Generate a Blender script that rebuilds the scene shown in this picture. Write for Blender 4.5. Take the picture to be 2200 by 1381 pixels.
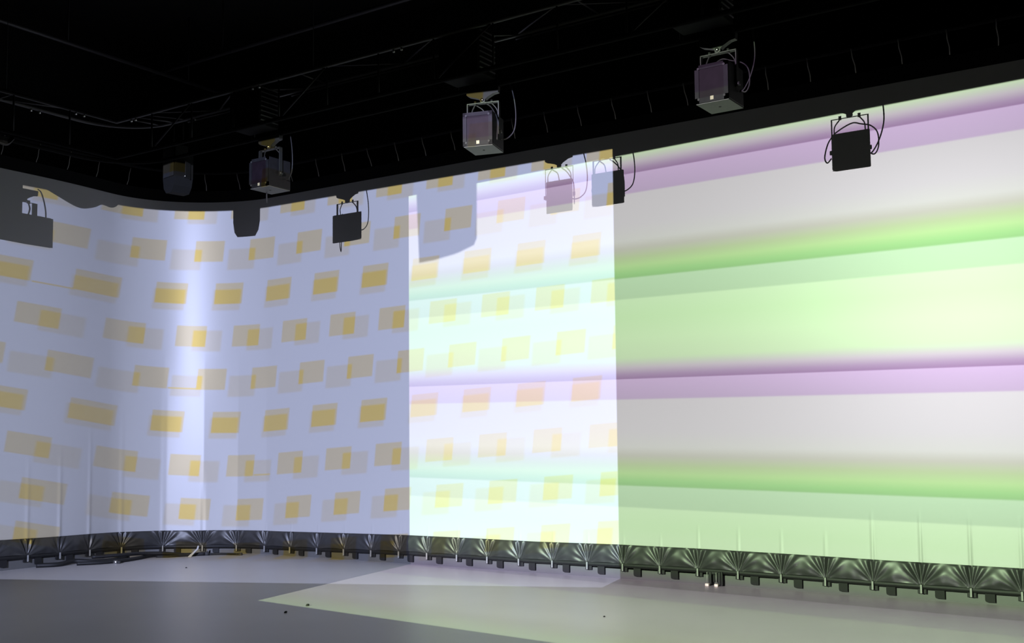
import bpy, bmesh, math, random
from mathutils import Vector, Matrix

for o in list(bpy.data.objects):
    bpy.data.objects.remove(o, do_unlink=True)
scene = bpy.context.scene
COL = scene.collection
PI = math.pi
random.seed(7)

# ------------------------------------------------------------------ camera
# world: X runs along the long straight screen, Y points at it, Z up, metres
F_PX, W_PX, H_PX, PY = 2367.5, 2200.0, 1381.0, 768.0
cam_data = bpy.data.cameras.new('camera')
cam_data.sensor_fit = 'HORIZONTAL'
cam_data.sensor_width = 36.0
cam_data.lens = F_PX / W_PX * 36.0
cam_data.shift_y = (PY - H_PX / 2) / W_PX
cam_data.clip_end = 200
cam = bpy.data.objects.new('camera', cam_data)
COL.objects.link(cam)
_r = Vector((0.830245, 0.557313, -0.009785)); _f = Vector((-0.555163, 0.828359, 0.07494))
_r.normalize(); _f.normalize(); _u = _r.cross(_f); _u.normalize(); _r = _f.cross(_u)
_m = Matrix.Identity(4)
for i in range(3):
    _m[i][0] = _r[i]; _m[i][1] = _u[i]; _m[i][2] = -_f[i]
_m[2][3] = 1.6
cam.matrix_world = _m
scene.camera = cam

# ------------------------------------------------------------------ world, colour management
world = bpy.data.worlds.new('world'); scene.world = world
world.use_nodes = True
world.node_tree.nodes['Background'].inputs[0].default_value = (0, 0, 0, 1)
world.node_tree.nodes['Background'].inputs[1].default_value = 0.0
vs = scene.view_settings
vs.view_transform = 'Standard'; vs.look = 'None'; vs.gamma = 1.0
vs.use_curve_mapping = False
vs.exposure = 0.0


# ------------------------------------------------------------------ node helpers
def s2l(c):
    return tuple(((v / 255) / 12.92 if v / 255 <= 0.04045 else ((v / 255 + 0.055) / 1.055) ** 2.4) for v in c)


class N:
    """a float socket with operators, so that node maths reads as maths"""
    def __init__(self, tree, s): self.t = tree; self.s = s
    def _op(self, op, *args, clamp=False):
        n = self.t.nodes.new('ShaderNodeMath'); n.operation = op; n.use_clamp = clamp
        for i, a in enumerate((self,) + args):
            if isinstance(a, N): self.t.links.new(a.s, n.inputs[i])
            else: n.inputs[i].default_value = a
        return N(self.t, n.outputs[0])
    def __add__(self, o): return self._op('ADD', o)
    def __sub__(self, o): return self._op('SUBTRACT', o)
    def __mul__(self, o): return self._op('MULTIPLY', o)
    def __truediv__(self, o): return self._op('DIVIDE', o)
    def __neg__(self): return self._op('MULTIPLY', -1.0)
    def floor(self): return self._op('FLOOR')
    def frac(self): return self._op('FRACT')
    def abs(self): return self._op('ABSOLUTE')
    def gt(self, o): return self._op('GREATER_THAN', o)
    def lt(self, o): return self._op('LESS_THAN', o)
    def pow(self, o): return self._op('POWER', o)
    def inside(self, half, soft):
        """1 where |self| < half, with an edge softened over `soft`"""
        return ((self.abs() - half) * (-1.0 / soft) + 0.5)._op('ADD', 0.0, clamp=True)
    def step_below(self, edge, soft):
        return ((self - edge) * (-1.0 / soft) + 0.5)._op('ADD', 0.0, clamp=True)


def ramp(tree, fac, stops, interp='LINEAR'):
    n = tree.nodes.new('ShaderNodeValToRGB'); cr = n.color_ramp; cr.interpolation = interp
    while len(cr.elements) < len(stops): cr.elements.new(0.5)
    for e, (p, c) in zip(cr.elements, stops):
        e.position = p
    for e, (p, c) in zip(cr.elements, stops):
        e.position = p; e.color = (c[0], c[1], c[2], 1)
    tree.links.new(fac.s, n.inputs[0])
    return n


def mixrgb(tree, fac, a, b):
    n = tree.nodes.new('ShaderNodeMix'); n.data_type = 'RGBA'
    tree.links.new(fac.s, n.inputs[0])
    for v, k in ((a, 6), (b, 7)):
        if isinstance(v, tuple): n.inputs[k].default_value = (*v, 1)
        else: tree.links.new(v, n.inputs[k])
    return n.outputs[2]


def beam(name, loc, psi, energy, build):
    """the picture a video projector throws: a point lamp whose shader is the projected slide"""
    ld = bpy.data.lights.new(name, 'POINT'); ld.energy = energy; ld.shadow_soft_size = 0.004
    ld.use_nodes = True
    t = ld.node_tree; t.nodes.clear()
    out = t.nodes.new('ShaderNodeOutputLight'); em = t.nodes.new('ShaderNodeEmission')
    t.links.new(em.outputs[0], out.inputs[0])
    tc = t.nodes.new('ShaderNodeTexCoord'); sx = t.nodes.new('ShaderNodeSeparateXYZ')
    t.links.new(tc.outputs['Normal'], sx.inputs[0])
    dx, dy, dz = (N(t, sx.outputs[i]) for i in range(3))
    w = dx * (-math.sin(psi)) + dy * math.cos(psi)
    wc = w._op('MAXIMUM', 0.05)
    u = (dx * math.cos(psi) + dy * math.sin(psi)) / wc
    v = dz / wc
    col, mask = build(t, u, v)
    strength = mask * w.gt(0.05) / wc.pow(3.0)
    t.links.new(col, em.inputs[0]); t.links.new(strength.s, em.inputs[1])
    o = bpy.data.objects.new(name, ld); o.location = loc
    COL.objects.link(o)
    return o


M_POS, M_PSI = (-1.4477, -7.2764, 4.7335), 0.41399
R_POS, R_PSI = (-5.3974, -6.2066, 4.7072), -0.16334
M_ENERGY, R_ENERGY = 43500.0, 26000.0


def slide_blocks(t, u, v):
    """pale blue slide with rows of translucent ochre blocks"""
    per, rp, v0 = 0.039653, 0.02989, 0.01700
    rows = [(-0.0768, 0.0091, -0.0032), (-0.18203, -0.0156, -0.0061), (-0.20745, -0.0012, -0.0045),
            (-0.23384, 0.0112, -0.0032), (-0.21932, -0.0168, -0.0050), (-0.20863, -0.0014, -0.0039),
            (-0.23696, 0.0137, -0.0040), (-0.22976, -0.0097, -0.0042), (0.0850, -0.0100, -0.0042),
            (-0.2200, 0.0100, -0.0042), (-0.2100, -0.0020, -0.0042)]
    k = len(rows)
    x = (v * -1.0 + v0) / rp + 0.5
    row = x.floor()
    vl = (x - row - 0.5) * -rp                       # height above the row's centre line
    tab = ramp(t, (row + 0.5) / float(k),
               [(i / k, (((a / per) % 1.0), b / 0.04 + 0.5, -c / 0.01)) for i, (a, b, c) in enumerate(rows)], 'CONSTANT')
    sp = t.nodes.new('ShaderNodeSeparateColor'); t.links.new(tab.outputs[0], sp.inputs[0])
    off = N(t, sp.outputs[0]); du = (N(t, sp.outputs[1]) - 0.5) * 0.04; dv = N(t, sp.outputs[2]) * -0.01
    us = u - vl * 0.10
    c1 = (us / per - off + 0.5)
    x1 = (c1 - c1.floor() - 0.5) * per
    c2 = ((us - du) / per - off + 0.5)
    x2 = (c2 - c2.floor() - 0.5) * per
    y2 = vl - dv
    has = v.gt(-0.2325)
    b1 = has * x1.inside(0.0102, 0.0009) * vl.inside(0.0073, 0.0008)
    b2 = has * x2.inside(0.0102, 0.0016) * y2.inside(0.0073, 0.0014)
    bg = s2l((179, 187, 222)); l1 = s2l((182, 176, 168)); l2 = s2l((178, 179, 195)); l12 = s2l((189, 171, 110))
    low = mixrgb(t, b2, bg, l2); high = mixrgb(t, b2, l1, l12)
    col = mixrgb(t, b1, low, high)
    for ua, ub, vc in ((-0.237, -0.2177, -0.0500), (-0.1695, -0.1502, -0.1093), (-0.1078, -0.0950, -0.1690)):   # stray hairlines in the slide
        ln = (u - (ua + ub) / 2).inside((ub - ua) / 2, 0.0008) * (v - vc).inside(0.0005, 0.0006)
        col = mixrgb(t, ln * 0.8, col, l12)
    mask = (u + 0.0527).inside(0.2215, 0.0006) * (v + 0.1225).inside(0.1380, 0.0008)
    vig = (((u - 0.02) / 0.15)._op('ADD', 0.0, clamp=True)).pow(1.5) * -0.14 + 1.0      # lens falls off to the right
    vig = vig * ((((u + 0.10) / -0.15)._op('ADD', 0.0, clamp=True)) * -0.22 + 1.0)
    return col, mask * vig


def slide_stripes(t, u, v):
    """slide of soft green and lilac horizontal bars"""
    w = v - u * 0.01514
    ph = ((w * -1.0 + 0.0023) / 0.1397 + 2.0).frac()
    st = [(0.0, (203, 179, 212)), (0.093, (191, 171, 199)), (0.099, (209, 206, 207)), (0.25, (211, 209, 209)),
          (0.325, (212, 214, 206)), (0.366, (196, 198, 182)), (0.41, (186, 208, 158)), (0.45, (184, 224, 152)),
          (0.485, (160, 214, 138)), (0.505, (152, 204, 132)), (0.512, (192, 227, 182)), (0.608, (186, 220, 174)),
          (0.614, (208, 242, 190)), (0.70, (204, 240, 184)), (0.80, (208, 240, 188)), (0.897, (204, 231, 185)),
          (0.942, (199, 191, 197)), (0.975, (172, 148, 178)), (0.996, (158, 128, 165)), (1.0, (203, 179, 212))]
    col = ramp(t, ph, [(p, s2l(c)) for p, c in st]).outputs[0]
    col = mixrgb(t, w.step_below(-0.318, 0.03) * 0.5, col, s2l((200, 206, 182)))
    mask = (u + 0.098).inside(0.300, 0.0006) * (w + 0.1632).inside(0.1792, 0.0008)
    vig = (((u + 0.20) / -0.20)._op('ADD', 0.0, clamp=True)) * -0.14 + 1.0              # and this one to the left
    return col, mask * vig


beam('blocks_projector_beam', M_POS, M_PSI, M_ENERGY, slide_blocks)
beam('stripes_projector_beam', R_POS, R_PSI, R_ENERGY, slide_stripes)


# ------------------------------------------------------------------ materials
def mat(name, base, rough=0.6, metal=0.0, spec=0.5, noise=None, bump=None):
    m = bpy.data.materials.new(name); m.use_nodes = True
    t = m.node_tree; b = t.nodes['Principled BSDF']
    b.inputs['Base Color'].default_value = (*base, 1)
    b.inputs['Roughness'].default_value = rough
    b.inputs['Metallic'].default_value = metal
    b.inputs['Specular IOR Level'].default_value = spec
    if noise or bump:
        tc = t.nodes.new('ShaderNodeTexCoord')
    if noise:
        sc, amt = noise
        nz = t.nodes.new('ShaderNodeTexNoise'); nz.inputs['Scale'].default_value = sc
        nz.inputs['Detail'].default_value = 5
        t.links.new(tc.outputs['Object'], nz.inputs['Vector'])
        r = t.nodes.new('ShaderNodeValToRGB')
        r.color_ramp.elements[0].position = 0.3; r.color_ramp.elements[1].position = 0.7
        r.color_ramp.elements[0].color = (*[c * (1 - amt) for c in base], 1)
        r.color_ramp.elements[1].color = (*[min(1, c * (1 + amt)) for c in base], 1)
        t.links.new(nz.outputs[0], r.inputs[0]); t.links.new(r.outputs[0], b.inputs['Base Color'])
    if bump:
        sc, st = bump
        n2 = t.nodes.new('ShaderNodeTexNoise'); n2.inputs['Scale'].default_value = sc
        t.links.new(tc.outputs['Object'], n2.inputs['Vector'])
        bp = t.nodes.new('ShaderNodeBump'); bp.inputs['Strength'].default_value = st; bp.inputs['Distance'].default_value = 0.002
        t.links.new(n2.outputs[0], bp.inputs['Height']); t.links.new(bp.outputs[0], b.inputs['Normal'])
    return m


def screen_material():
    m = bpy.data.materials.new('screen_cloth'); m.use_nodes = True
    t = m.node_tree; t.nodes.clear()
    out = t.nodes.new('ShaderNodeOutputMaterial')
    d = t.nodes.new('ShaderNodeBsdfDiffuse'); d.inputs[0].default_value = (0.32, 0.32, 0.32, 1)
    g = t.nodes.new('ShaderNodeBsdfGlossy'); g.inputs[0].default_value = (0.95, 0.95, 1.0, 1); g.inputs['Roughness'].default_value = 0.43
    mx = t.nodes.new('ShaderNodeMixShader'); mx.inputs[0].default_value = 0.053
    t.links.new(d.outputs[0], mx.inputs[1]); t.links.new(g.outputs[0], mx.inputs[2]); t.links.new(mx.outputs[0], out.inputs[0])
    return m


MT = {
    'screen': screen_material(),
    'black_cloth': mat('black_cloth', (0.006, 0.006, 0.0065), 0.95, spec=0.1, bump=(200, 0.2)),
    'skirt': mat('black_vinyl', (0.021, 0.021, 0.0215), 0.43, spec=0.42),
    'black_paint': mat('black_paint', (0.006, 0.006, 0.0065), 0.6, spec=0.3, noise=(30, 0.2)),
    'truss': mat('black_aluminium', (0.026, 0.024, 0.026), 0.5, metal=0.2),
    'steel': mat('bright_steel', (0.6, 0.6, 0.58), 0.3, metal=1.0),
    'housing': mat('grey_housing', (0.008, 0.008, 0.0095), 0.55, spec=0.25, noise=(25, 0.2)),
    'bottom_plate': mat('pale_grey_plate', (0.105, 0.107, 0.105), 0.6, noise=(18, 0.08)),
    'rim': mat('grey_rim', (0.0085, 0.0085, 0.0095), 0.5, spec=0.10, noise=(20, 0.2)),
    'window': mat('tinted_window', (0.0075, 0.0052, 0.0072), 0.4, spec=0.08, noise=(9, 0.25)),
    'sticker': mat('cream_sticker', (0.28, 0.26, 0.17), 0.6),
    'yoke': mat('grey_yoke', (0.016, 0.017, 0.016), 0.5, metal=0.1, spec=0.3),
    'cable': mat('black_cable', (0.011, 0.011, 0.0115), 0.55, spec=0.3),
    'cord': mat('pale_cord', (0.24, 0.235, 0.22), 0.8),
    'clip': mat('grey_clip', (0.17, 0.17, 0.165), 0.5),
    'floor': mat('grey_vinyl_floor', (0.40, 0.383, 0.372), 0.38, spec=0.8, noise=(0.9, 0.05)),
    'baseboard': mat('grey_baseboard', (0.062, 0.062, 0.062), 0.6, noise=(3, 0.12)),
    'bracket': mat('dark_bracket', (0.007, 0.007, 0.0075), 0.7, spec=0.25),
    'wall': mat('black_drape_wall', (0.010, 0.010, 0.011), 0.95, spec=0.1),
    'panel': mat('dark_panel', (0.010, 0.011, 0.013), 0.85, spec=0.2, noise=(6, 0.15)),
    'speaker': mat('grey_speaker', (0.0055, 0.0058, 0.006), 0.8, spec=0.12, noise=(20, 0.08)),
    'white': mat('white_paper', (0.6, 0.59, 0.55), 0.7),
    'amber': mat('cream_foot', (0.8, 0.74, 0.58), 0.5),
    'dirt': mat('dark_crumb', (0.02, 0.02, 0.02), 0.8),
}


# ------------------------------------------------------------------ mesh helpers
def link(name, me, m, parent=None, loc=None):
    o = bpy.data.objects.new(name, me); COL.objects.link(o)
    if m and not me.materials: me.materials.append(m)
    if parent: o.parent = parent
    if loc: o.location = loc
    return o


def tag(o, label=None, cat=None, group=None, kind=None):
    if label: o['label'] = label
    if cat: o['category'] = cat
    if group: o['group'] = group
    if kind: o['kind'] = kind
    return o


def empty(name, loc=(0, 0, 0), rz=0.0):
    o = bpy.data.objects.new(name, None); o.empty_display_size = 0.1
    o.location = loc; o.rotation_euler = (0, 0, rz); COL.objects.link(o)
    return o


def bm_mesh(bm, name, smooth=False):
    bmesh.ops.recalc_face_normals(bm, faces=bm.faces)
    me = bpy.data.meshes.new(name); bm.to_mesh(me); bm.free()
    if smooth:
        for p in me.polygons: p.use_smooth = True
    return me


def box_bm(bm, c, d, bevel=0.0, rot=None):
    mtx = Matrix.Translation(c) @ (rot.to_4x4() if rot else Matrix.Identity(4)) @ Matrix.Diagonal((*d, 1))
    r = bmesh.ops.create_cube(bm, size=1.0, matrix=mtx)
    if bevel:
        es = {e for v in r['verts'] for e in v.link_edges}
        bmesh.ops.bevel(bm, geom=list(es), offset=bevel, segments=2, affect='EDGES', profile=0.5)


def box(name, c, d, m, parent=None, bevel=0.0, rot=None):
    bm = bmesh.new(); box_bm(bm, c, d, bevel, rot)
    return link(name, bm_mesh(bm, name), m, parent)


def tube_bm(bm, pts, r, seg=8, caps=True):
    pts = [Vector(p) for p in pts]
    rings = []
    prev = None
    for i, p in enumerate(pts):
        t = (pts[min(i + 1, len(pts) - 1)] - pts[max(i - 1, 0)]).normalized()
        if prev is None:
            ref = Vector((0, 0, 1)) if abs(t.z) < 0.9 else Vector((1, 0, 0))
            nrm = (ref - t * ref.dot(t)).normalized()
        else:
            nrm = (prev - t * prev.dot(t)).normalized()
        prev = nrm; bn = t.cross(nrm)
        rings.append([bm.verts.new(p + (nrm * math.cos(2 * PI * k / seg) + bn * math.sin(2 * PI * k / seg)) * r) for k in range(seg)])
    for a, b in zip(rings, rings[1:]):
        for k in range(seg):
            bm.faces.new((a[k], a[(k + 1) % seg], b[(k + 1) % seg], b[k]))
    if caps:
        bm.faces.new(rings[0][::-1]); bm.faces.new(rings[-1])


def tube(name, pts, r, m, parent=None, seg=8):
    bm = bmesh.new(); tube_bm(bm, pts, r, seg)
    return link(name, bm_mesh(bm, name, True), m, parent)


def smooth_pts(ctrl, n=8):
    """Catmull-Rom through control points"""
    c = [Vector(p) for p in ctrl]; c = [c[0] * 2 - c[1]] + c + [c[-1] * 2 - c[-2]]
    out = []
    for i in range(1, len(c) - 2):
        p0, p1, p2, p3 = c[i - 1:i + 3]
        for k in range(n):
            t = k / n
            out.append(0.5 * ((2 * p1) + (p2 - p0) * t + (2 * p0 - 5 * p1 + 4 * p2 - p3) * t * t + (3 * p1 - p0 - 3 * p2 + p3) * t ** 3))
    out.append(c[-2]); return out


def prism_bm(bm, poly, y0, y1):
    """poly of (x, z) extruded along y"""
    a = [bm.verts.new((x, y0, z)) for x, z in poly]; b = [bm.verts.new((x, y1, z)) for x, z in poly]
    bm.faces.new(a); bm.faces.new(b[::-1])
    for i in range(len(poly)):
        j = (i + 1) % len(poly); bm.faces.new((a[i], b[i], b[j], a[j]))


def copy_tree(o, parent=None):
    c = o.copy(); COL.objects.link(c); c.parent = parent
    for ch in list(o.children): copy_tree(ch, c)
    return c


# ------------------------------------------------------------------ footprint of the curved screen
D_, E_, R_ = 11.3324, 13.3574, 1.5214
CA, CB = -E_ + R_, D_ - R_
ARC = R_ * PI / 2


def foot(s, off=0.0):
    """plan position at arc length s, off metres into the room; returns (x, y, nx, ny)"""
    if s >= 0: return CA + s, D_ - off, 0.0, -1.0
    if s > -ARC:
        p = -s / R_
        return CA - (R_ - off) * math.sin(p), CB + (R_ - off) * math.cos(p), math.sin(p), -math.cos(p)
    return -E_ + off, CB + s + ARC, 1.0, 0.0


TIES = [-3.68, -3.20, -2.71, -2.18, -1.62, -1.08, -0.56, -0.06, 0.45, 0.97, 1.47, 1.96, 2.44, 2.91, 3.39, 3.86, 4.33,
        4.81, 5.29, 5.76, 6.23, 6.69, 7.16, 7.64, 8.11, 8.59, 9.06, 9.52, 9.97, 10.44, 10.91]
TIES = [-3.68 - 0.5 * k for k in range(9, 0, -1)] + TIES + [10.91 + 0.47 * k for k in range(1, 7)]
S0, S1 = TIES[0] - 0.2, TIES[-1] + 0.2
ZB, ZT = 0.370, 5.199
TIE_Z = 0.165


HEM = [(-4.08, .025), (-3.4, .009), (-2.69, -.001), (-2.0, -.02), (-1.16, -.04), (0.2, -.032), (1.47, -.01), (2.5, .006), (3.5, .009),
       (4.55, .007), (5.67, .022), (6.69, .021), (7.73, .012), (8.69, -.002), (10.0, -.013)]


def hem_dz(s):
    """the lower edge of the screen is not quite level"""
    if s <= HEM[0][0]: return HEM[0][1]
    for (a, p), (b, q) in zip(HEM, HEM[1:]):
        if s <= b: return p + (q - p) * (s - a) / (b - a)
    return HEM[-1][1]


def hollow(s): return -0.13 * math.exp(-((s + 2.0) / 0.9) ** 2)


def ribbon(name, s0, s1, ds, zs, fn, m, parent=None, smooth=True):
    """surface that follows the footprint: fn(s, z) -> offset into the room"""
    n = int((s1 - s0) / ds) + 1
    vs_, fs = [], []
    for i in range(n + 1):
        s = s0 + (s1 - s0) * i / n
        for z in zs:
            r = fn(s, z)
            o, zz = r if isinstance(r, tuple) else (r, z)
            x, y, _, _ = foot(s, o)
            vs_.append((x, y, zz))
    k = len(zs)
    for i in range(n):
        for j in range(k - 1):
            a = i * k + j
            fs.append((a, a + k, a + k + 1, a + 1))
    me = bpy.data.meshes.new(name); me.from_pydata(vs_, [], fs); me.update()
    if smooth:
        for p in me.polygons: p.use_smooth = True
    return link(name, me, m, parent)


# ------------------------------------------------------------------ the room
def slab(name, c, d, m):
    return tag(box(name, c, d, m), kind='structure')


slab('floor', (-1, 0, -0.05), (32, 28, 0.1), MT['floor'])
slab('ceiling', (-1, 0, 8.05), (32, 28, 0.1), MT['wall'])
slab('wall_back', (-1, 12.6, 4.0), (32, 0.2, 8.2), MT['wall'])
slab('wall_left', (-14.9, 0, 4.0), (0.2, 28, 8.2), MT['wall'])
slab('wall_right', (12.0, 0, 4.0), (0.2, 28, 8.2), MT['wall'])
slab('wall_front', (-1, -12.6, 4.0), (32, 0.2, 8.2), MT['wall'])

# low grey board along the foot of the screen, following the curve
bm = bmesh.new()
n = int((S1 - S0) / 0.06)
prof = [(-0.03, 0.0), (-0.03, 0.11), (-0.055, 0.11), (-0.055, 0.0)]
rows = []
for i in range(n + 1):
    s = S0 + (S1 - S0) * i / n
    rows.append([bm.verts.new((*foot(s, o - 0.13 * math.exp(-((s + 2.0) / 0.9) ** 2))[:2], z)) for o, z in prof])
for a, b in zip(rows, rows[1:]):
    for k in range(4): bm.faces.new((a[k], a[(k + 1) % 4], b[(k + 1) % 4], b[k]))
bm.faces.new(rows[0]); bm.faces.new(rows[-1][::-1])
tag(link('baseboard_back', bm_mesh(bm, 'baseboard'), MT['baseboard']), kind='structure')

# ------------------------------------------------------------------ projection screen
scr = empty('projection_screen', (0, 0, 0))
tag(scr, 'huge white projection screen curving round the corner, laced at top and bottom', 'screen')

rng = random.Random(3)
FOLD = {}
for i, t in enumerate(TIES):
    if t < -0.9: FOLD[i] = (0.0075 + 0.004 * rng.random(), {-3.68: 1.1, -3.20: 1.2, -2.71: 1.5, -2.18: 1.9, -1.62: 2.3, -1.08: 0.9}.get(t, 1.0), 0.028)
    elif t < 6.5: FOLD[i] = (0.0025 + 0.0015 * rng.random(), 0.16, 0.02)
    elif t < 8.3: FOLD[i] = (0.0035 + 0.002 * rng.random(), 0.28, 0.02)
    else: FOLD[i] = (0.006 + 0.003 * rng.random(), 0.50, 0.022)


def near_ties(s):
    lo, hi = 0, len(TIES) - 1
    while lo < hi:
        mid = (lo + hi) // 2
        if TIES[mid] < s: lo = mid + 1
        else: hi = mid
    return [k for k in (lo - 1, lo) if 0 <= k < len(TIES)]


def screen_off(s, z):
    o = 0.0
    for k in near_ties(s):
        A, h, wd = FOLD[k]
        q = (z - ZB) / h
        if q < 1:
            g = (1 - q) ** 0.8
            d = s - TIES[k]
            o += A * g * math.exp(-(d / wd) ** 2) * (1.0 if TIES[k] < -0.9 else math.cos(d / 0.011))
    o -= 0.13 * math.exp(-((s + 2.0) / 0.9) ** 2)       # slight hollow in the bend
    if -ARC < s < -0.06 and z < 3.0:               # cloth pulled flat between neighbouring ties
        ks = near_ties(s)
        if len(ks) == 2 and TIES[ks[0]] > -ARC:
            a, b = TIES[ks[0]], TIES[ks[1]]
            chord = (s - a) * (b - s) / (2 * R_)       # distance from arc to chord
            o += chord * max(0.0, min(1.0, (3.0 - z) / 1.8)) * 0.85
    return o


zs = [ZB + 0.03 * k for k in range(0, 20)] + [1.0 + 0.1 * k for k in range(0, 25)] + [3.5 + 0.25 * k for k in range(0, 7)] + [ZT]
ribbon('screen_cloth', S0, S1, 0.012, zs, lambda s, z: (screen_off(s, z), z + hem_dz(s) * max(0.0, 1 - (z - ZB) / 1.5)), MT['screen'], scr)
ribbon('top_hem', S0, S1, 0.06, [ZT, 5.28, 5.37], lambda s, z: 0.004 + hollow(s), MT['black_cloth'], scr)

PH = [(rng.uniform(0, 6.28), rng.uniform(0.8, 1.25), rng.uniform(12.5, 17), rng.uniform(0, 6.28)) for _ in TIES]


def skirt_fn(s, z):
    o = 0.0; ws = 0.0; q = (z - TIE_Z) / (ZB - TIE_Z)          # 0 at hem, 1 at top
    for k in near_ties(s):
        ph, am, fr, p2 = PH[k]
        d = s - TIES[k]
        wt = max(0.0, 1 - abs(d) / 0.5) ** 2
        dz = z - TIE_Z + 0.015
        r = math.hypot(d, dz)
        ang = math.atan2(d, dz)
        pl = math.sin(fr * ang + ph) * (0.25 + math.exp(-(ang / 0.75) ** 2)) + 0.5 * math.sin(fr * 0.47 * ang + p2)
        amp = 0.0100 * am * min(1.0, r / 0.10) * (1.0 if r < 0.2 else max(0.25, 1 - (r - 0.2) * 4))
        o += wt * amp * pl; ws += wt
    o = o / max(ws, 1e-6)
    ks = near_ties(s)
    if len(ks) == 2:
        a, b = TIES[ks[0]], TIES[ks[1]]; f = (s - a) / (b - a)
        belly = max(0.0, math.sin(PI * f))
        o += 0.03 * belly * math.sin(PI * min(1, max(0, 0.75 * (1 - q) + 0.05))) 
        o += 0.003 * math.sin(2 * PI * 3 * f + PH[ks[0]][3]) * (1 - q) * belly
        hem = 0.018 * (1 - belly ** 0.5) * (1 - q)               # pulled down at the ties
        zz = z - hem
        if q > 0.97: o = 0.3 * o
        return (o + 0.012 + hollow(s) + (screen_off(s, ZB) - hollow(s)) * q, zz + hem_dz(s))
    return (o + 0.012, z)


ribbon('skirt', S0, S1, 0.0058, [TIE_Z + (ZB - TIE_Z) * k / 17 for k in range(18)], skirt_fn, MT['skirt'], scr)
pp = [(*foot(q, -0.012 + hollow(q))[:2], 0.138 + hem_dz(q)) for q in (S0 + (S1 - S0) * i / 420 for i in range(421))]
tube('bottom_pipe', pp, 0.034, MT['black_paint'], scr, 8)
pp = [(*foot(S0 + (S1 - S0) * i / 420, 0.06)[:2], 5.62) for i in range(421)]
tube('top_pipe', pp, 0.024, MT['black_cloth'], scr, 8)

bm = bmesh.new(); box_bm(bm, (0, 0, 0), (0.02, 0.014, 0.085), 0.003); clip_me = bm_mesh(bm, 'tie_clip')
bm = bmesh.new(); box_bm(bm, (0, 0.012, 0), (0.085, 0.02, 0.05), 0.004); block_me = bm_mesh(bm, 'clip_block')
bm = bmesh.new(); prism_bm(bm, [(-0.045, 0.05), (0.045, 0.05), (0.045, -0.05), (-0.028, -0.05), (-0.041, -0.043), (-0.045, -0.028)], -0.012, 0.012)
brk_me = bm_mesh(bm, 'floor_bracket')
bm = bmesh.new(); tube_bm(bm, [(0, 0, 0), (0.006, -0.03, 0.07), (-0.004, -0.06, 0.15), (0, -0.09, 0.235)], 0.0055, 6)
cord_me = bm_mesh(bm, 'lacing_cord', True)
clip_me.materials.append(MT['clip']); block_me.materials.append(MT['black_paint'])
brk_me.materials.append(MT['bracket']); cord_me.materials.append(MT['cord'])
for i, t in enumerate(TIES):
    x, y, nx, ny = foot(t, 0.034 + hollow(t)); hz = hem_dz(t)
    rz = math.atan2(nx, -ny)
    c = link('tie_clip', clip_me, None, scr, (x, y, 0.115 + hz)); c.rotation_euler.z = rz
    x, y, _, _ = foot(t, 0.004 + hollow(t))
    c = link('clip_block', block_me, None, scr, (x, y, 0.09 + hz)); c.rotation_euler.z = rz
    x, y, _, _ = foot(t, 0.012 + hollow(t))
    c = link('lacing_cord', cord_me, None, scr, (x, y, 5.375)); c.rotation_euler = (0, rng.uniform(-0.08, 0.08), rz)
    if i + 1 < len(TIES):
        s = t + 0.36 * (TIES[i + 1] - t)
        x, y, nx, ny = foot(s, -0.008 + hollow(s))
        c = link('floor_bracket', brk_me, None, scr, (x, y, 0.078 + 0.6 * hem_dz(s))); c.rotation_euler.z = math.atan2(nx, -ny)

# ------------------------------------------------------------------ lighting truss over the corner
truss = empty('lighting_truss', (0, 0, 5.0))
tag(truss, 'black aluminium truss with a curved outer rail running above the screen', 'truss')


def tp(p): return (p[0], p[1], p[2] - 5.0)


def rail(x0, y0, r, z):
    """left run, corner of radius r (0 = mitred), long run to the right"""
    pts = [(x0, -4.0, z), (x0, y0 - r, z)]
    if r:
        for k in range(1, 12):
            a = PI / 2 * k / 12
            pts.append((x0 + r - r * math.cos(a), y0 - r + r * math.sin(a), z))
        pts.append((x0 + r, y0, z))
    else:
        pts[-1] = (x0, y0, z)
    pts.append((5.0, y0, z))
    return pts


OX, OY, IX, IY = -11.56, 8.65, -11.26, 8.24
ZTOP, ZBOT = 5.50, 5.055
for x0, y0, r in ((OX, OY, 0.75), (IX, IY, 0.0)):
    for z in (ZTOP, ZBOT):
        tube('rail', [tp(p) for p in rail(x0, y0, r, z)], 0.025, MT['truss' if z == ZTOP else 'black_cloth'], truss, 8)


def bar(name, a, b, r=0.011, m='truss'):
    return tube(name, [tp(a), tp(b)], r, MT[m], truss, 6)


x = -10.6; k = 0
while x < 4.5:
    xa, xb = (x, x + 0.7)
    bar('brace', (xa, IY, ZTOP), (xb, OY, ZTOP)) if k % 2 == 0 else bar('brace', (xa, OY, ZTOP), (xb, IY, ZTOP))
    bar('upright', (xa, IY, ZBOT), (xa, IY, ZTOP), m='black_paint')
    bar('brace', (xa, IY, ZBOT), (xb, IY, ZTOP), m='black_paint') if k % 3 == 0 else None
    x += 0.7; k += 1
y = 7.6; k = 0
while y > -3.5:
    bar('brace', (IX, y, ZTOP), (OX, y - 0.7, ZTOP)) if k % 2 == 0 else bar('brace', (OX, y, ZTOP), (IX, y - 0.7, ZTOP))
    bar('upright', (IX, y, ZBOT), (IX, y, ZTOP), m='black_paint')
    y -= 0.7; k += 1
for a, b in (((-11.05, IY), (-10.95, OY)), ((-10.9, IY), (-10.72, OY)), ((-10.75, IY), (-10.5, OY))):
    bar('brace', (*a, ZTOP), (*b, ZTOP))
bm = bmesh.new(); tube_bm(bm, [(0, 0, -0.02), (0, 0, 0.012)], 0.012, 8); pin_me = bm_mesh(bm, 'coupler_pin', True); pin_me.materials.append(MT['steel'])
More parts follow.
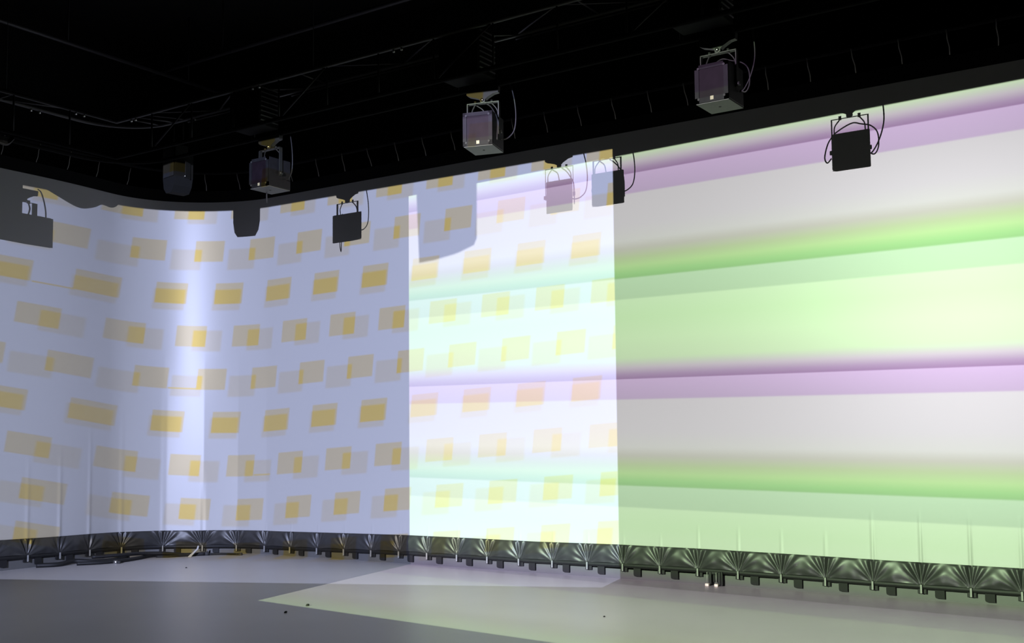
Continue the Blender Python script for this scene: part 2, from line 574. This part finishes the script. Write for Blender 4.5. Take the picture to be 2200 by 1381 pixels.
for px, py in ((IX, 7.68), (IX, 7.79), (OX, 7.30), (OX, 7.41), (-10.98, IY), (-10.90, IY), (-10.32, OY), (-8.9, IY), (-8.8, IY), (-6.9, IY), (-6.8, IY)):
    link('coupler_pin', pin_me, None, truss, tp((px, py, ZTOP - 0.028)))
for px, py in ((-11.41, 6.9), (-11.41, 2.0), (-11.41, -3.0), (-8.2, 8.45), (-4.8, 8.45), (-1.0, 8.45), (4.0, 8.45)):
    bar('suspension_wire', (px, py, ZTOP - 0.0), (px, py, 8.0), 0.004, 'black_paint')
    bar('spreader', (px - 0.001, py - 0.2, ZTOP), (px, py + 0.2, ZTOP), 0.012) if py > 8 else bar('spreader', (px - 0.16, py, ZTOP), (px + 0.16, py, ZTOP), 0.012)


# dark masking panels hung on the outer rail
def masking_panel(x0, x1, label):
    p = empty('masking_panel', ((x0 + x1) / 2, 8.70, 5.0))
    tag(p, label, 'panel', 'dark panels on the truss')
    w = x1 - x0
    box('board', (0, 0, 0.265), (w, 0.018, 0.41), MT['panel'], p, 0.003)
    tube('top_edge', [(-w / 2, -0.012, 0.475), (w / 2, -0.012, 0.475)], 0.012, MT['truss'], p, 6)
    for sx in (-0.4, 0.4):
        box('hook', (sx * w, -0.02, 0.49), (0.03, 0.05, 0.05), MT['black_paint'], p, 0.004)


masking_panel(-10.50, -9.36, 'dark panel on the truss left of the grey projector above the screen corner')
masking_panel(-8.76, -6.44, 'long dark panel on the truss between the two projectors in the middle')
masking_panel(-5.74, -4.02, 'dark panel on the truss right of the projector with the lilac window')
masking_panel(-3.28, -0.8, 'dark panel on the truss at the far right end')


# ------------------------------------------------------------------ louvred boxes sitting in the truss
def louvred_box(x, label):
    e = empty('equipment_box', (x, 8.43, 5.08))
    tag(e, label, 'box', 'black boxes on the truss')
    box('case', (0, 0, 0.23), (0.46, 0.30, 0.46), MT['black_cloth'], e, 0.006)
    for k in range(8):
        box('louvre', (0.236, 0, 0.05 + k * 0.052), (0.016, 0.26, 0.012), MT['yoke'], e, 0.0, Matrix.Rotation(math.radians(28), 3, 'Y'))
    return e


louvred_box(-9.08, 'black louvred box on the truss above the grey projector near the corner')
louvred_box(-6.14, 'black louvred box on the truss above the projector with the lilac window')
louvred_box(-3.70, 'black louvred box on the truss above the rightmost hanging projector')


# ------------------------------------------------------------------ hanging projectors
def make_projector(label, loc, rz, cables):
    e = empty('hanging_projector', loc, rz)
    tag(e, label, 'projector', 'boxed projectors on the truss')
    w, d, h = 0.30, 0.33, 0.335
    box('housing', (0, 0, h / 2 + 0.004), (w, d, h - 0.008), MT['housing'], e, 0.008)
    bp = box('bottom_plate', (0, 0, 0.003), (w - 0.006, d - 0.006, 0.006), MT['bottom_plate'], e, 0.002)
    bm = bmesh.new(); tube_bm(bm, [(0, 0, -0.002), (0, 0, 0.001)], 0.012, 10)
    link('mounting_hole', bm_mesh(bm, 'hole'), MT['dirt'], bp)
    # front frame (local -y) around a recessed window
    bm = bmesh.new()
    yf = -d / 2 - 0.006
    for cx, cz, sx, sz in ((0, h - 0.022, w, 0.036), (0, 0.026, w, 0.044), (-w / 2 + 0.019, h / 2, 0.038, h - 0.008), (w / 2 - 0.019, h / 2, 0.038, h - 0.008)):
        box_bm(bm, (cx, yf, cz), (sx, 0.014, sz))
    fr = link('front_frame', bm_mesh(bm, 'front_frame'), MT['rim'], e)
    box('window', (0, -d / 2 - 0.002, h / 2 + 0.004), (w - 0.07, 0.008, h - 0.075), MT['window'], e)
    for sx in (-1, 1):
        for sz in (0.036, h - 0.034):
            bm = bmesh.new(); tube_bm(bm, [(sx * (w / 2 - 0.034), yf - 0.012, sz), (sx * (w / 2 - 0.034), yf - 0.004, sz)], 0.011, 10)
            link('screw', bm_mesh(bm, 'screw'), MT['dirt'], fr)
    box('sticker', (0.004, yf - 0.008, 0.034), (0.03, 0.002, 0.032), MT['sticker'], fr)
    # yoke and pivots
    bm = bmesh.new()
    zt = 0.465
    box_bm(bm, (0, 0, zt), (w + 0.03, 0.045, 0.008))
    for sx in (-1, 1):
        box_bm(bm, (sx * (w / 2 + 0.011), 0, (zt + 0.14) / 2), (0.008, 0.045, zt - 0.14))
    yk = link('yoke', bm_mesh(bm, 'yoke'), MT['yoke'], e)
    for sx in (-1, 1):
        bm = bmesh.new(); tube_bm(bm, [(sx * (w / 2 + 0.004), 0, 0.17), (sx * (w / 2 + 0.034), 0, 0.17)], 0.02, 10)
        link('pivot_knob', bm_mesh(bm, 'knob', True), MT['yoke'], yk)
        bm = bmesh.new(); tube_bm(bm, [(sx * 0.085, 0, zt - 0.012), (sx * 0.085, 0, zt + 0.026)], 0.013, 8)
        link('bolt', bm_mesh(bm, 'bolt', True), MT['yoke'], yk)
    # V shaped clamp up to the truss
    bm = bmesh.new()
    prism_bm(bm, [(-0.17, 0.615), (-0.165, 0.552), (-0.14, 0.536), (-0.055, 0.512), (-0.026, 0.497), (-0.026, 0.474), (0, 0.460), (0.026, 0.474), (0.026, 0.497),
                  (0.05, 0.517), (0.11, 0.548), (0.16, 0.556), (0.165, 0.615)], -0.028, 0.028)
    cl = link('clamp', bm_mesh(bm, 'clamp'), MT['yoke'], e)
    bm = bmesh.new(); tube_bm(bm, [(0, -0.045, 0.49), (0, 0.045, 0.49)], 0.015, 10)
    link('clamp_bolt', bm_mesh(bm, 'clamp_bolt', True), MT['steel'], cl)
    for ctrl in cables:
        tube('cable', smooth_pts(ctrl), 0.0065, MT['cable'], e, 6)
    return e


C_RIGHT = [(0.14, 0.10, 0.12), (0.19, 0.08, 0.11), (0.25, 0.05, 0.125), (0.305, 0.03, 0.18), (0.325, 0.02, 0.30), (0.315, 0.02, 0.45), (0.28, 0.03, 0.60), (0.26, 0.05, 0.64)]
C_IN = [(-0.085, 0.0, 0.46), (-0.13, 0.03, 0.40), (-0.135, 0.05, 0.33)]
C_IN2 = [(-0.085, 0.02, 0.46), (-0.02, 0.05, 0.41), (0.0, 0.05, 0.33)]
C_IN3 = [(0.03, 0.0, 0.46), (0.08, -0.02, 0.42), (0.125, -0.06, 0.36), (0.17, -0.08, 0.26), (0.172, -0.10, 0.06)]
C_IN4 = [(0.085, 0.0, 0.46), (0.13, 0.02, 0.40), (0.14, 0.04, 0.33)]
C_HANG = [(-0.13, 0.10, 0.34), (-0.165, 0.11, 0.25), (-0.175, 0.11, 0.05), (-0.165, 0.10, -0.06), (-0.145, 0.09, -0.115), (-0.135, 0.08, -0.06), (-0.13, 0.07, 0.02)]
C_LOOPL = [(-0.13, 0.06, 0.34), (-0.19, 0.07, 0.26), (-0.225, 0.06, 0.14), (-0.205, 0.05, 0.085), (-0.165, 0.05, 0.12)]
C_ARCH = [(-0.13, 0.06, 0.34), (-0.05, 0.02, 0.385), (0.03, 0.0, 0.41), (0.10, 0.02, 0.39), (0.19, 0.05, 0.36), (0.245, 0.05, 0.29), (0.25, 0.05, 0.17), (0.215, 0.05, 0.105), (0.165, 0.05, 0.125)]
C_DOWN = [(0.29, 0.05, 0.64), (0.305, 0.05, 0.45), (0.295, 0.05, 0.34), (0.255, 0.05, 0.22), (0.20, 0.05, 0.13), (0.16, 0.05, 0.11)]

make_projector('grey boxed projector hanging above the screen corner, its lower edge turned to the room', (-9.055, 8.655, 4.435), 0.0,
               [C_RIGHT, C_HANG, C_IN, C_IN4])
make_projector('boxed projector with a square lilac window and a cream sticker, hanging centre', (-6.085, 8.622, 4.42), 0.27,
               [C_RIGHT, C_IN, C_IN2, C_IN3, C_IN4])
make_projector('rightmost boxed projector, pale underside, hanging highest in the picture', (-3.645, 8.67, 4.425), 0.0,
               [C_LOOPL, C_ARCH, C_DOWN, C_IN, C_IN4])
e = make_projector('boxed projector on the left truss beyond the picture edge', (-11.46, 5.84, 4.335), PI / 2,
                   [C_RIGHT, C_IN, C_IN4])
box('shadow_filler', (-0.455, 0, 0.50), (0.74, 0.16, 0.38), MT['black_paint'], e, 0.01)  # unseen box added to fill out this projector's shadow on the screen
for pos, psi, lab in ((M_POS, M_PSI, 'boxed projector behind the viewer throwing the ochre blocks'), (R_POS, R_PSI, 'boxed projector behind the viewer throwing the green stripes')):
    bx, by = pos[0] + math.sin(psi) * 0.21, pos[1] - math.cos(psi) * 0.21
    e = make_projector(lab, (bx, by, pos[2] - 0.17), PI + psi, [C_RIGHT])
    tube('drop_pole', [(0, 0, 0.60), (0, 0, 8.0 - pos[2] + 0.17)], 0.025, MT['black_paint'], e, 8)

# small dark drop box close in front of the stripes projector: its shadow falls on the upper screen
e = empty('drop_box', (-5.973, -3.05, 4.562))
tag(e, 'small black tapered box on a rod beside the stripes projector behind the viewer', 'box')
bm = bmesh.new(); prism_bm(bm, [(-0.073, 0.012), (-0.03, 0.014), (0.03, 0.022), (0.07, 0.034), (0.078, 0.05), (0.08, 0.26), (-0.084, 0.26), (-0.078, 0.12)], -0.05, 0.05)
link('case', bm_mesh(bm, 'case'), MT['black_paint'], e)
tube('rod', [(0, 0, 0.25), (0, 0, 8.0 - 4.565)], 0.015, MT['black_paint'], e, 8)

# ------------------------------------------------------------------ loudspeaker at the truss corner
sp = empty('wedge_loudspeaker', (-10.86, 8.84, 4.67), math.radians(-10))
tag(sp, 'grey wedge loudspeaker hanging in the dark at the bend of the truss', 'loudspeaker')
bm = bmesh.new()
prism_bm(bm, [(-0.07, 0.0), (0.06, 0.0), (0.12, 0.075), (0.148, 0.19), (0.155, 0.57), (-0.155, 0.57), (-0.15, 0.19), (-0.125, 0.06)], -0.12, 0.12)
link('cabinet', bm_mesh(bm, 'cabinet'), MT['speaker'], sp)
box('grille', (0.0, -0.128, 0.36), (0.24, 0.012, 0.34), MT['panel'], sp, 0.004)
for sx in (-1, 1):
    bm = bmesh.new(); tube_bm(bm, [(sx * 0.148, 0, 0.19), (sx * 0.185, 0, 0.19)], 0.012, 8)
    link('side_knob', bm_mesh(bm, 'side_knob', True), MT['steel'], sp)
    box('hanging_strap', (sx * 0.11, 0, 0.71), (0.03, 0.006, 0.30), MT['black_paint'], sp)
box('side_flap', (0.20, 0.02, 0.26), (0.004, 0.14, 0.20), MT['panel'], sp, 0.0, Matrix.Rotation(math.radians(35), 3, 'Z'))

# cables swagged under the left run of the truss
sw = empty('cable_swag', (-11.45, 6.52, 4.9))
tag(sw, 'loop of black cable hanging under the left truss rail', 'cable')
for k in range(6):
    zz = 0.026 * k
    tube('strand', smooth_pts([(0, -0.50, 0.155), (0, -0.25, 0.06 + zz * 0.8), (0, 0.0, -0.02 + zz), (0, 0.16, 0.01 + zz), (0, 0.28, 0.075 + zz * 0.5), (0, 0.42, 0.07 + zz * 0.5), (0, 0.5, 0.155)]), 0.02, MT['black_paint'], sw, 6)

# ------------------------------------------------------------------ ceiling pipes high in the dark
for i, (a, b, z, lab) in enumerate((((-13.0, 4.0), (-13.0, 11.5), 7.0, 'dark ceiling pipe high above the left part of the screen'),
                                    ((-13.5, 10.4), (3.0, 10.4), 7.1, 'long dark ceiling pipe high above the back of the screen'))):
    e = empty('ceiling_pipe', (a[0], a[1], z)); tag(e, lab, 'pipe')
    d = (b[0] - a[0], b[1] - a[1], 0)
    tube('pipe', [(0, 0, 0), d], 0.03, MT['truss'], e, 8)
    for f in (0.1, 0.37, 0.63, 0.9):
        tube('hanger', [(d[0] * f, d[1] * f, 0), (d[0] * f, d[1] * f, 8.0 - z)], 0.012, MT['black_paint'], e, 6)

# ------------------------------------------------------------------ things on the floor
# short stand with two pale feet pushed under the screen skirt
st = empty('floor_stand', (-4.955, 11.30, 0.0)); tag(st, 'small black stand with two cream feet under the screen skirt', 'stand')
for sx in (-0.062, 0.045):
    box('post', (sx + 0.02, 0, 0.085), (0.035, 0.03, 0.13), MT['black_paint'], st, 0.003)
    tube('rod', [(sx - 0.005, -0.03, 0.015), (sx - 0.005, -0.03, 0.15)], 0.006, MT['clip'], st, 6)
    box('foot', (sx, -0.035, 0.014), (0.042, 0.04, 0.028), MT['amber'], st, 0.004)
box('crossbar', (0, 0.01, 0.14), (0.16, 0.03, 0.03), MT['black_paint'], st, 0.003)
box('back_plate', (0.085, 0.01, 0.08), (0.03, 0.02, 0.15), MT['black_paint'], st, 0.003)


def floor_cable(pts, label, r=0.014):
    e = empty('floor_cable', pts[0]); tag(e, label, 'cable', 'black cables heaped under the screen')
    p0 = Vector(pts[0])
    q = [Vector(p) - p0 for p in smooth_pts(pts)]
    tube('strand', q, r, MT['black_paint'], e, 8)
    bm = bmesh.new(); tube_bm(bm, [q[-1], q[-1] + (q[-1] - q[-2]).normalized() * 0.05], r * 1.3, 8)
    link('plug', bm_mesh(bm, 'plug', True), MT['dirt'], e)


floor_cable([(-13.30, 8.62, 0.03), (-13.16, 8.85, 0.03), (-13.22, 9.12, 0.045), (-13.05, 9.3, 0.03), (-12.98, 9.55, 0.03), (-13.10, 9.85, 0.03)],
            'thick black cable snaking under the screen at the left edge', 0.030)
floor_cable([(-13.05, 9.05, 0.026), (-12.90, 9.30, 0.026), (-12.84, 9.60, 0.026), (-12.92, 9.92, 0.026), (-13.02, 10.2, 0.026), (-12.90, 10.42, 0.026)],
            'black cable bowed out onto the floor beside the tiny steel plug', 0.026)
floor_cable([(-13.15, 9.35, 0.08), (-12.99, 9.7, 0.085), (-12.98, 10.05, 0.075), (-12.86, 10.3, 0.06), (-12.72, 10.55, 0.026), (-12.55, 10.78, 0.026)],
            'black cable lying on the others and reaching towards the white tape', 0.024)
floor_cable([(-12.95, 10.25, 0.016), (-12.78, 10.40, 0.016), (-12.66, 10.62, 0.016), (-12.45, 10.92, 0.016), (-12.15, 11.05, 0.016)],
            'black cable running along the screen foot right of the white tape', 0.016)

e = empty('loose_plug', (-12.80, 9.46, 0.0)); tag(e, 'tiny bright steel plug lying on the floor by the black cables', 'plug')
tube('barrel', [(-0.03, 0, 0.022), (0.03, 0.01, 0.022)], 0.02, MT['steel'], e, 10)
tube('sleeve', [(0.03, 0.01, 0.022), (0.08, 0.02, 0.02)], 0.018, MT['dirt'], e, 8)

e = empty('tape_strip', (-12.53, 10.50, 0.0)); tag(e, 'white strip of tape hanging down under the screen skirt', 'tape')
bm = bmesh.new()
tw = [(0.02, 0.12, 0.155), (0.025, 0.10, 0.11), (0.005, 0.06, 0.07), (-0.015, 0.03, 0.035), (-0.025, 0.0, 0.004)]
va = [bm.verts.new((x - 0.008 - 0.006 * i, y, z)) for i, (x, y, z) in enumerate(tw)]
vb = [bm.verts.new((x + 0.008 + 0.004 * i, y + 0.01, z)) for i, (x, y, z) in enumerate(tw)]
for i in range(4): bm.faces.new((va[i], va[i + 1], vb[i + 1], vb[i]))
bmesh.ops.solidify(bm, geom=bm.faces[:], thickness=0.002)
link('strip', bm_mesh(bm, 'strip'), MT['white'], e)

rc = random.Random(11)
for (x, y, r, lab) in ((-7.666, 7.561, 0.012, 'dark crumb on the grey floor just outside the bright wedge of light'),
                       (-7.802, 7.991, 0.014, 'dark crumb on the floor at the lower edge of the bright wedge'),
                       (-4.96, 8.857, 0.008, 'faint dark crumb inside the beige patch of light'),
                       (-11.518, 9.588, 0.009, 'tiny crumb on the floor below the bright band of the screen')):
    bm = bmesh.new(); bmesh.ops.create_icosphere(bm, subdivisions=2, radius=r)
    for v in bm.verts: v.co = Vector((v.co.x * rc.uniform(0.8, 1.2), v.co.y * 1.6 * rc.uniform(0.8, 1.2), max(0, v.co.z * 0.9 + r * 0.5)))
    tag(link('floor_crumb', bm_mesh(bm, 'crumb'), MT['dirt'], None, (x, y, 0.0)), lab, 'crumb', 'crumbs on the floor')
